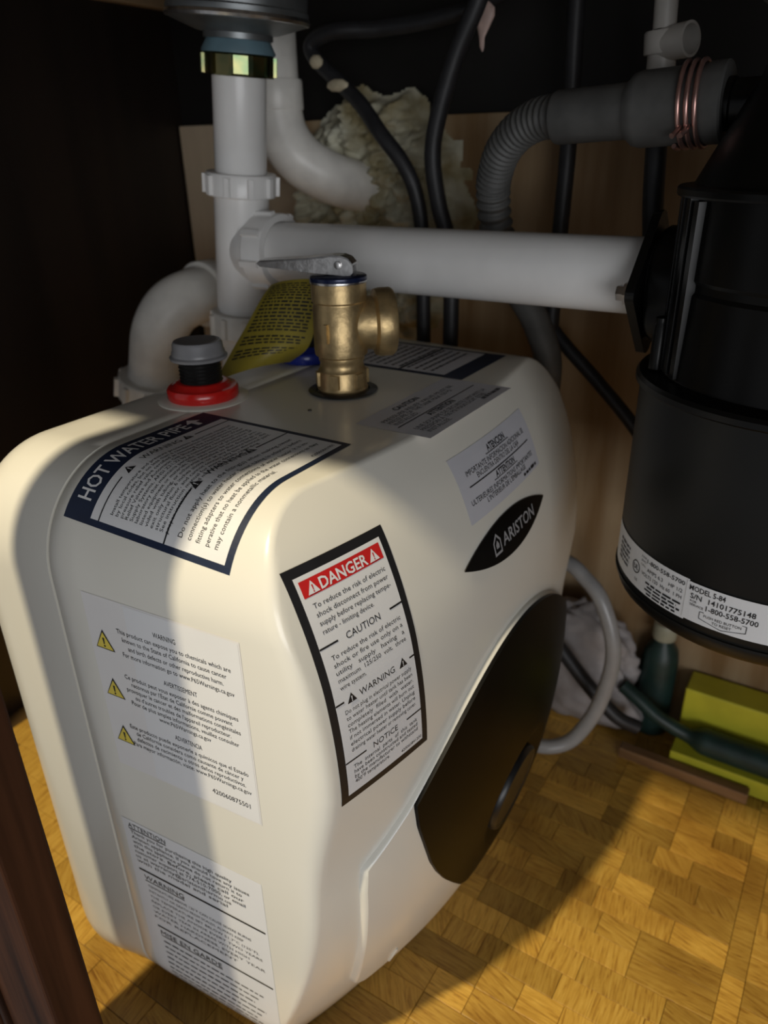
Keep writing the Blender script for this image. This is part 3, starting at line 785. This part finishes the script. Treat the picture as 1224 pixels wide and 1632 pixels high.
tag(build('drain_tailpiece', on_stack([(.0190, .470), (.0196, .471), (.0196, .5465), (.0150, .5465), (.0150, .470), (.0190, .470)], closed=False), M_pvc), 'straight white plastic tailpiece pipe under the sink strainer', 'pipe')

tee = thing('drain_tee', 'white plastic drain tee with ribbed slip nuts between pipes', 'pipe fitting', tuple(stack(.426)))
build('tee_body', join(on_stack([(.0203, .470), (.0213, .469), (.0213, .380), (.0203, .378), (.0165, .378), (.0165, .470), (.0203, .470)], closed=False)), M_pvc, tee)
TH = Vector((stack(.427).x, .475, .4265))
build('side_branch', lathe([(.018, .0), (.0225, .008), (.0255, .018), (.0262, .022), (.0262, .024)], TH, (1, 0, .0), 48), M_pvc, tee)
n1 = build('slip_nut', join(on_stack([(.0200, .4668), (.0262, .4668), (.0270, .4678), (.0270, .4815), (.0262, .4830), (.0200, .4832), (.0200, .4668)], closed=False), lugs(stack(.4668), SA, .0268, .0012, .0145, 10, .0055, .0026, ph=.35)), M_pvc, tee, angle=30)
n2 = build('slip_nut', join(lathe([(.0225, .022), (.0275, .022), (.0283, .0232), (.0283, .0400), (.0275, .0415), (.0225, .0415), (.0225, .022)], TH, (1, 0, 0), 48, closed=False), lugs(TH, (1, 0, 0), .0280, .0225, .0395, 8, .006, .0026, ph=.2)), M_pvc, tee, angle=30)
n3 = build('slip_nut', join(on_stack([(.0195, .3580), (.0255, .3580), (.0262, .3590), (.0262, .3760), (.0255, .3775), (.0195, .3775), (.0195, .3580)], closed=False), lugs(stack(.358), SA, .0260, .0012, .0175, 10, .0055, .0026, ph=.1)), M_pvc2, tee, angle=30)
adopt(tee)
tag(build('trap_inlet_pipe', on_stack([(.0185, .16), (.0193, .161), (.0193, .3780), (.016, .3780), (.016, .16), (.0185, .16)], closed=False), M_pvc2), 'white plastic pipe dropping below the tee behind the heater', 'pipe')
tag(build('disposer_drain_pipe', lathe([(.0190, 0), (.0222, 0), (.0222, .292), (.0190, .292), (.0190, 0)], (-.404, .475, .4262), (1, 0, 0), 56, closed=False), M_pvc), 'long horizontal white plastic pipe running to the black disposer', 'pipe')
# trap elbow behind the heater
elb = thing('trap_elbow', 'curved white plastic trap elbow behind the red capped outlet', 'pipe fitting', (-.56, .462, .27))
build('bend', tube([(-.5620, .462, .262), (-.5580, .462, .285), (-.5450, .462, .3255), (-.5370, .464, .3530), (-.5290, .475, .3720), (-.5215, .495, .3800), (-.5220, .525, .3795), (-.5260, .570, .3780)], .0246, n=36, per=10), M_pvc2, elb)
build('hub', lathe([(.0240, 0), (.0288, 0), (.0294, .001), (.0294, .020), (.0288, .021), (.0240, .021)], (-.5215, .505, .3800), (-.03, 1, 0), 44), M_pvc2, elb)
EA = Vector((.28, 0, 1)).normalized(); EO = Vector((-.5562, .462, .2900))
build('slip_nut', join(lathe([(.0245, 0), (.0320, 0), (.0328, .001), (.0328, .0190), (.0318, .0205), (.0245, .0207)], EO, EA, 48), lugs(EO, EA, .0324, .001, .0180, 10, .007, .0036, ph=.62)), M_pvc2, elb, angle=30)
adopt(elb)
# second drain running into the wall
wd = thing('wall_drain_elbow', 'white plastic drain bending into the foam filled wall opening', 'pipe', (-.478, .58, .6))
build('drop_pipe', lathe([(.0185, 0), (.0205, 0), (.0205, .175), (.0185, .175), (.0185, 0)], (-.4790, .580, .545), (0, 0, 1), 40, closed=False), M_pvc2, wd)
build('coupling', lathe([(.0205, 0), (.0232, .0008), (.0236, .002), (.0236, .022), (.0230, .024), (.0205, .0245)], (-.4790, .580, .528), (0, 0, 1), 40), M_pvc2, wd)
build('bend', tube([(-.4790, .580, .545), (-.4785, .580, .526), (-.4745, .582, .508), (-.4630, .588, .490), (-.4480, .604, .476), (-.4370, .624, .468), (-.430, .648, .463)], .0222, n=30, per=8), M_pvc2, wd)
adopt(wd)

# ================================================================== FOAM IN THE WALL OPENING
def foam_h(x, zz):
    cx, cz = -.420, .431
    q = noise.noise(Vector((x*34, zz*34, 3.1)))*.22+noise.noise(Vector((x*90, zz*90, 7.7)))*.12
    e = ((x-cx)/.098)**2+((zz-cz)/.115)**2
    m = sstep((1.06+q-e)/.34)
    t = .5+.5*noise.noise(Vector((x*55, zz*55, 1.3)))+.45*abs(noise.noise(Vector((x*130, zz*130, 5.5))))+.2*noise.noise(Vector((x*300, zz*300, 2.2)))
    return m*(.006+.030*t*m)
V, F = grid(120, 150, lambda a, b: (-.545+.25*a, WY-.0045-foam_h(-.545+.25*a, .30+.255*b), .30+.255*b))
F = [f for f in F if max(WY-.0045-V[i][1] for i in f) > .0004]
used = sorted({i for f in F for i in f}); ren = {a: k for k, a in enumerate(used)}
fo = build('wall_foam', ([V[i] for i in used], [tuple(ren[i] for i in f) for f in F]), M_foam, angle=180)
tag(fo, 'lumpy yellowish spray foam filling the hole in the back wall', 'foam')

# ================================================================== DISPOSER
DX, DY = -.020, .460
dis = thing('garbage_disposer', 'large black garbage disposer hanging at the right edge', 'garbage disposer', (DX, DY, .245))
def dl(prof, n=72, closed=True): return lathe(prof, (DX, DY, 0), (0, 0, 1), n, closed)
build('motor_housing', dl([(.05, .244), (.070, .2445), (.083, .2475), (.0865, .2510), (.0880, .2560), (.0880, .3790), (.05, .3795)]), M_disp, dis, angle=30)
build('bottom_seam', dl([(.0875, .2568), (.0889, .2572), (.0889, .2588), (.0875, .2592)], closed=False), M_disp, dis)
build('collar_ring', dl([(.07, .3765), (.0900, .3765), (.0910, .3775), (.0910, .3805), (.0895, .3825), (.078, .3840), (.07, .3840)]), M_disp2, dis, angle=30)
build('upper_housing', dl([(.07, .3830), (.0790, .3832), (.0780, .3850), (.0765, .428), (.0752, .4300), (.0752, .4335), (.0765, .4355), (.0760, .4745), (.05, .4746)]), M_disp2, dis, angle=30)
build('lid_ring', dl([(.05, .4735), (.0815, .4735), (.0822, .4745), (.0822, .4772), (.0812, .4782), (.072, .4790), (.05, .4790)]), M_disp2, dis, angle=30)
build('neck_cone', dl([(.070, .4785), (.0745, .4786), (.0660, .4960), (.0505, .5270), (.0465, .545), (.0460, .560), (.02, .560)]), M_disp2, dis, angle=30)
build('mount_ring', dl([(.02, .5555), (.0530, .5555), (.0560, .5575), (.0565, .566), (.0540, .570), (.0540, .590), (.0570, .5915), (.0570, .600), (.045, .602), (.045, .72), (.02, .72)]), M_steel, dis, angle=30)
for q in (196, 203, 210.5, 217.5, 300, 330):
    a = math.radians(q); d = Vector((math.cos(a), math.sin(a), 0)); s = Vector((-d.y, d.x, 0)); p = Vector((DX, DY, 0))+d*.0755
    top = .474 if q < 212 else .4722; bot = .385
    pts = [p+d*e+s*f+up*zz for zz in (bot, top) for e, f in ((-.002, -.0030), (.0042, -.0024), (.0042, .0024), (-.002, .0030))]
    build('rib', (pts, [(3, 2, 1, 0), (4, 5, 6, 7), (0, 1, 5, 4), (1, 2, 6, 5), (2, 3, 7, 6), (3, 0, 4, 7)]), M_disp2, dis, smooth=False)
build('screw_boss', lathe([(.004, 0), (.004, .024), (.0034, .025), (.0034, .028), (.001, .029)], Vector((DX, DY, .3845))+Vector((math.cos(3.52), math.sin(3.52), 0))*.0815, n=16), M_disp2, dis)
# discharge flange clamping the white pipe
FX = -.1145
fy, fz = .474, .4225
dia = []
for cx_, cz_, r, a0, a1 in ((-.039, 0, .006, 130, 230), (0, -.029, .012, 240, 300), (.039, 0, .006, -50, 50), (0, .029, .012, 60, 120)):
    for k in range(7):
        a = math.radians(a0+(a1-a0)*k/6); dia.append((fy+cx_+r*math.cos(a), fz+cz_+r*math.sin(a)))
n = len(dia)
fg = build('discharge_flange', ([(FX-.003, a, b) for a, b in dia]+[(FX+.002, a, b) for a, b in dia], [tuple(range(n))[::-1], tuple(range(n, 2*n))]+[(i, (i+1) % n, (i+1) % n+n, i+n) for i in range(n)]), M_disp2, dis, smooth=False)
build('discharge_stub', lathe([(.024, 0), (.031, .001), (.033, .004), (.033, .05)], (FX+.003, fy, fz), (1, 0, 0), 40), M_disp2, dis)
for s in (-1, 1):
    b_ = build('bolt', lathe([(.001, -.0066), (.0042, -.0064), (.0046, -.0056), (.0046, -.0022), (.0066, -.0020), (.0066, 0), (.001, 0)], (FX-.003, fy+s*.037, fz), (1, 0, 0), 6), M_chrome, fg, smooth=False)
build('inlet_nozzle', lathe([(.0105, 0), (.0128, .0005), (.0128, .014), (.0118, .015), (.0118, .06)], (-.098, .468, .5152), (1, -.05, 0), 32), M_disp2, dis)
# rating labels around the housing
def s_cyl(a0, z0):
    def f(u, v, d):
        a = math.radians(a0)+u/.0881; r = .0881+d; return Vector((DX+r*math.cos(a), DY+r*math.sin(a), z0+v))
    return f
arc = lambda q: math.radians(q)*.0881
D = Decal(); W_, H_ = arc(52), .0252
D.rect(M_paper, 0, 0, W_, H_, 0)
a_ = arc(26)
D.text(M_ink, '1-800-558-5700', arc(32.5), H_*.80, .0026, width=arc(18.0), bold=.01)
for i, s in enumerate(['FOR', 'SERVICE', 'CALL']): D.text(M_ink, s, arc(29), H_*(.86-.10*i), .0013, width=arc(3))
D.text(M_ink, 'AMPS 6.3    HP 1/2', arc(33), H_*.60, .0023, width=arc(17))
D.text(M_ink, 'VOLTS 120  Hz 60  1 PH', arc(30), H_*.44, .0023, width=arc(20))
for i in range(4): D.dashes(M_ink, arc(33+1.2*(i % 2)), arc(50-1.5*(i % 2)), H_*(.30-.085*i), .0013, seed=60+i)
for k in range(20):
    q0, q1 = 2*math.pi*k/20, 2*math.pi*(k+1)/20; R0, R1 = .0034, .0041; cx_, cz_ = arc(26), H_*.50
    D.poly(M_ink, [(cx_+R0*math.cos(q0), cz_+R0*math.sin(q0)), (cx_+R1*math.cos(q0), cz_+R1*math.sin(q0)), (cx_+R1*math.cos(q1), cz_+R1*math.sin(q1)), (cx_+R0*math.cos(q1), cz_+R0*math.sin(q1))], 2)
D.text(M_ink, 'UL', arc(26), H_*.44, .003, align='C', bold=.02)
D.text(M_ink, 'US', arc(27), H_*.16, .0018, align='C')
for i in range(5): D.dashes(M_inkg, arc(9), arc(20), H_*(.72-.12*i), .0018, seed=80+i)
D.finish('rating_label', s_cyl(197.5, .2628), dis)
D = Decal(); W_ = arc(75); H_ = .0232
D.rect(M_paper, 0, 0, W_, H_, 0)
D.text(M_ink, 'MODEL 5-84', arc(1.2), H_*.80, .0031, width=arc(12.6), bold=.01)
D.text(M_ink, 'S/N  14101775148', arc(2.0), H_*.60, .0031, width=arc(21.8), bold=.01)
D.text(M_ink, 'FOR', arc(2.2), H_*.50, .0014); D.text(M_ink, 'SERVICE', arc(2.2), H_*.41, .0014, width=arc(5))
D.text(M_ink, '1-800-558-5700', arc(8.0), H_*.41, .0031, width=arc(17), bold=.01)
p0, p1, q0, q1 = arc(6.2), arc(21.8), H_*.34, H_*.16
for a, b in (((p0, q0), (p1, q0)), ((p1, q0), (p1, q1)), ((p1, q1), ((p0+p1)/2, H_*.05)), (((p0+p1)/2, H_*.05), (p0, q1)), ((p0, q1), (p0, q0))):
    d = Vector((b[0]-a[0], b[1]-a[1], 0)); nrm = Vector((-d.y, d.x, 0)).normalized()*.00018
    D.poly(M_ink, [(a[0]-nrm.x, a[1]-nrm.y), (b[0]-nrm.x, b[1]-nrm.y), (b[0]+nrm.x, b[1]+nrm.y), (a[0]+nrm.x, a[1]+nrm.y)], 2)
D.text(M_ink, 'PUSH RED BUTTON', (p0+p1)/2, H_*.235, .0016, align='C', maxw=arc(12.5)); D.text(M_ink, 'TO RESET', (p0+p1)/2, H_*.13, .0016, align='C')
sm = s_cyl(248.8, .2640)
D.finish('model_label', lambda u, v, d: sm(u, v, d+.0003), dis)
adopt(dis)

# ================================================================== HOSES AND CABLES
hs = thing('dishwasher_hose', 'grey corrugated dishwasher hose arching into the disposer inlet', 'hose', (-.24, .55, .3))
HP = [(-.160, .470, .5130), (-.178, .475, .5132), (-.196, .484, .5118), (-.2130, .494, .5060), (-.2275, .505, .4960), (-.2375, .516, .4840), (-.2440, .526, .4690), (-.2445, .538, .4400), (-.236, .556, .402), (-.2230, .572, .370), (-.2150, .584, .330), (-.2250, .590, .270), (-.245, .592, .20)]
build('corrugated_hose', tube(HP, .0118, n=20, per=40, radii=lambda t: .0112+(.0011*math.sin(t*12*40*math.pi/5) if t < .62 else 0)), M_greyrub, hs, angle=180)
BA = Vector((.0650, -.002, .0030))
build('rubber_cuff', lathe([(.0105, -.006), (.0135, -.005), (.0143, -.003), (.0143, .036), (.0150, .038), (.0180, .041), (.0190, .045), (.0190, .0790), (.0196, .0800), (.0196, .0880), (.0185, .0890), (.0105, .089)], (-.1755, .4710, .5122), BA, 44), M_greyrub, hs, angle=35)
adopt(hs)
CA, CUu, CVv = frame(BA); cc = Vector((-.1755, .4710, .5122))
coil = []
for k in range(0, 3*40+10):
    q = 2*math.pi*k/40+1.2; coil.append(cc+CA*(.0655+.0042*k/40)+(CUu*math.cos(q)+CVv*math.sin(q))*.0205)
cl = thing('wire_hose_clamp', 'copper coloured wire clamp coiled around the grey hose cuff', 'clamp', tuple(cc+CA*.07))
build('wire_coil', tube(coil, .0013, n=10, smoothpath=False), M_copper, cl)
fd = Vector((-.1, -.85, -.52)).normalized()
for s in (0, 1):
    e0 = cc+CA*(.0720+.0042*s)+fd*.0200; build('wire_end', tube([e0, e0+fd*.004, e0+fd*.008-CA*.001], .0015, n=10, per=4), M_copper, cl)
adopt(cl)

def cable(name, P, r, m, label, cat='cable', n=16):
    return tag(build(name, tube(P, r, n=n, per=10), m), label, cat)
cable('power_cable', [(-0.2535, 0.566, 0.6548), (-0.2686, 0.566, 0.6155), (-0.2811, 0.566, 0.5863), (-0.2964, 0.566, 0.5576), (-0.3103, 0.566, 0.5192), (-0.3151, 0.566, 0.4904), (-0.3094, 0.566, 0.4568), (-0.2983, 0.566, 0.4204), (-0.2965, 0.566, 0.3652), (-0.2974, 0.566, 0.2594), (-0.2974, 0.566, 0.0765)], .0066, M_rubber, 'thick black cable hanging in front of the foam')
cable('black_hose', [(-0.24, 0.594, 0.61), (-0.305, 0.597, 0.589), (-0.374, 0.598, 0.5835), (-0.4158, 0.585, 0.5832), (-0.438, 0.585, 0.5784), (-0.4417, 0.585, 0.5707), (-0.4304, 0.585, 0.5591), (-0.4099, 0.585, 0.5438), (-0.388, 0.578, 0.529), (-0.365, 0.57, 0.508), (-0.345, 0.572, 0.485), (-0.335, 0.576, 0.46), (-0.331, 0.578, 0.42), (-0.33, 0.58, 0.3)], .0062, M_rubber, 'black hose looping left above the foam with beige foam specks', 'hose')
ob = bpy.data.objects['black_hose']
for p, sc_ in (((-.4329, .5795, .5625), (.0065, .004, .0055)), ((-.4120, .5790, .5445), (.011, .004, .0050))):
    V, F = lathe([(.2, -.95), (.7, -.7), (1, 0), (.75, .65), (.2, .97)], (0, 0, 0), (1, 0, -.6), 14)
    build('foam_speck', ([(p[0]+v[0]*sc_[0], p[1]+v[1]*sc_[1], p[2]+v[2]*sc_[2]) for v in V], F), mat('beige_foam', (.46, .40, .28), .7, var=.15, scale=120), ob)
cable('supply_hose', [(-.223, .605, .66), (-.2225, .605, .58), (-.2205, .605, .50), (-.2215, .604, .43), (-.2225, .603, .36), (-.225, .602, .20), (-.225, .602, .03)], .0063, M_rubber, 'straight black supply hose standing behind the corrugated hose', 'hose')
cable('faucet_hose', [(-.1392, .532, .530), (-.1370, .532, .50), (-.1335, .532, .455), (-.128, .538, .42), (-.115, .552, .385), (-.085, .572, .36), (-.04, .59, .35)], .0066, M_rubber, 'black hose dropping below the grey plastic shutoff fitting', 'hose')
cable('sloping_cable', [(-.232, .606, .372), (-.214, .604, .352), (-.179, .602, .3215), (-.144, .600, .2885), (-.118, .598, .255), (-.10, .597, .20)], .0056, M_rubber, 'black cable sloping down to the right behind the disposer')
cable('slack_cable', [(-0.2384, 0.5928, 0.1295), (-0.2202, 0.5886, 0.1026), (-0.2041, 0.5843, 0.087), (-0.174, 0.58, 0.0597), (-0.1439, 0.5778, 0.0317), (-0.1203, 0.58, 0.0103), (-0.102, 0.5886, -0.0005)], .0068, M_rubber, 'black cable lying across the crumpled white bag')
cable('clear_tube', [(-0.2193, 0.5832, 0.1555), (-0.1798, 0.5671, 0.1683), (-0.1584, 0.5607, 0.1603), (-0.1423, 0.5553, 0.148), (-0.129, 0.5521, 0.1202), (-0.1241, 0.55, 0.0934), (-0.1268, 0.5468, 0.0613), (-0.1348, 0.5436, 0.0292), (-0.1498, 0.535, 0.0014), (-0.1712, 0.5243, -0.0061), (-0.1979, 0.5264, -0.0061), (-0.215, 0.545, -0.0298)], .0068, M_tube, 'translucent grey tube curving in a half loop past the bag', 'tube')

# grey plastic shutoff fitting at the top
sv = thing('shutoff_fitting', 'light grey plastic pipe fitting with an open side arm', 'pipe fitting', (-.139, .532, .53))
build('riser', lathe([(.0067, .0), (.0067, .13), (.004, .13)], (-.1405, .532, .558), (-.05, 0, 1), 28), M_greypl, sv)
build('collar', lathe([(.006, 0), (.0104, .0004), (.0108, .001), (.0108, .0115), (.010, .0125), (.006, .0126)], (-.1400, .532, .5450), (-.06, -.05, 1), 28), M_greypl, sv)
build('lower_socket', lathe([(.005, 0), (.0078, 0), (.0083, .001), (.0083, .019), (.006, .0195)], (-.1395, .532, .5265), (-.03, 0, 1), 28), M_greypl, sv)
build('side_arm', lathe([(.0070, .0), (.0090, .001), (.0094, .018), (.0094, .0188), (.0078, .0188), (.0076, .004), (.001, .004)], (-.1400, .5310, .5500), (.92, -.38, .06), 28), M_greypl, sv, angle=30)
adopt(sv)
# dried drip hanging beside the cable
V, F = lathe([(.0004, -.017), (.0018, -.014), (.0022, -.008), (.0052, -.001), (.0072, .005), (.0066, .010), (.003, .0135), (.0004, .015)], (0, 0, 0), (0, 0, 1), 18)
tag(build('hanging_drip', ([(-.2865+v[0]*1.0+.0015*math.sin(v[2]*160), .5905+v[1]*.45, .5775+v[2]) for v in V], F), M_petal), 'pinkish dried drip dangling beside the black cable', 'drip')

# ================================================================== CLUTTER ON THE FLOOR BY THE BACK WALL
# crumpled bag
bm = bmesh.new(); bmesh.ops.create_icosphere(bm, subdivisions=5, radius=1)
for v in bm.verts:
    d = v.co.normalized()
    f = 1+.16*noise.noise(d*2.2+Vector((3, 1, 7)))+.12*abs(noise.noise(d*5+Vector((1, 9, 2))))-.08*abs(noise.noise(d*9))
    p = Vector((d.x*.066*f, d.y*.028*f, d.z*.071*f))
    if d.x > .2 and d.z < -.2: p.x += .030*min(1, (d.x-.2)*1.6)*min(1, (-d.z-.2)*2.2)
    p += Vector((-.184, .6240, .024))
    p.z = max(p.z, FZ+.0012); p.y = min(p.y, WY-.008)
    v.co = p
me = bpy.data.meshes.new('crumpled_bag'); bm.to_mesh(me); bm.free(); me.materials.append(M_bag)
me.polygons.foreach_set('use_smooth', [True]*len(me.polygons))
tag(link('crumpled_bag', me), 'crumpled white plastic bag on the floor behind the heater', 'bag')
# dark bottle with pale cap
bt = thing('dark_bottle', 'dark green bottle with pale cap under the disposer', 'bottle', (-.100, .640, FZ))
build('bottle_body', lathe([(.014, .0004), (.0165, .002), (.0168, .006), (.0168, .085), (.0150, .096), (.0080, .106), (.0078, .112), (.004, .112)], (-.100, .640, FZ), n=32), M_green, bt)
build('bottle_cap', lathe([(.006, .109), (.0105, .109), (.0110, .110), (.0110, .124), (.010, .126), (.004, .126)], (-.100, .640, FZ), n=28), mat('pale_cap', (.36, .36, .27), .5, var=.1, scale=60), bt)
adopt(bt)
# yellow-green carton
ct = thing('yellow_carton', 'bright yellow green carton lying against the back wall', 'carton', (.01, .64, FZ))
build('carton_body', box(-.0705, .113, .6215, .653, FZ+.0008, .036, .0015), M_lime, ct, smooth=False)
build('carton_tray', box(-.0705, .113, .5935, .6205, FZ+.0008, FZ+.019, .0010), M_lime, ct, smooth=False)
adopt(ct)
# dark green hose lying on the carton's tray
tag(build('garden_hose', tube([(-.124, .606, .028), (-.108, .604, .020), (-.088, .603, .008), (-.062, .606, -.003), (-.043, .6065, -.0045), (-.019, .6065, -.005), (.011, .6065, -.005), (.054, .6065, -.005), (.107, .6065, -.005)], .008, n=18, per=10, radii=lambda t: .0070+.0058*sstep((t-.38)/.12)), M_green), 'dark green hose lying across the yellow carton', 'hose')
tag(build('wood_strip', box(-.114, .001, .5800, .5915, FZ+.0006, FZ+.0120, .0012), M_strip, smooth=False), 'thin worn wood strip on the floor in front of the carton', 'wood strip')
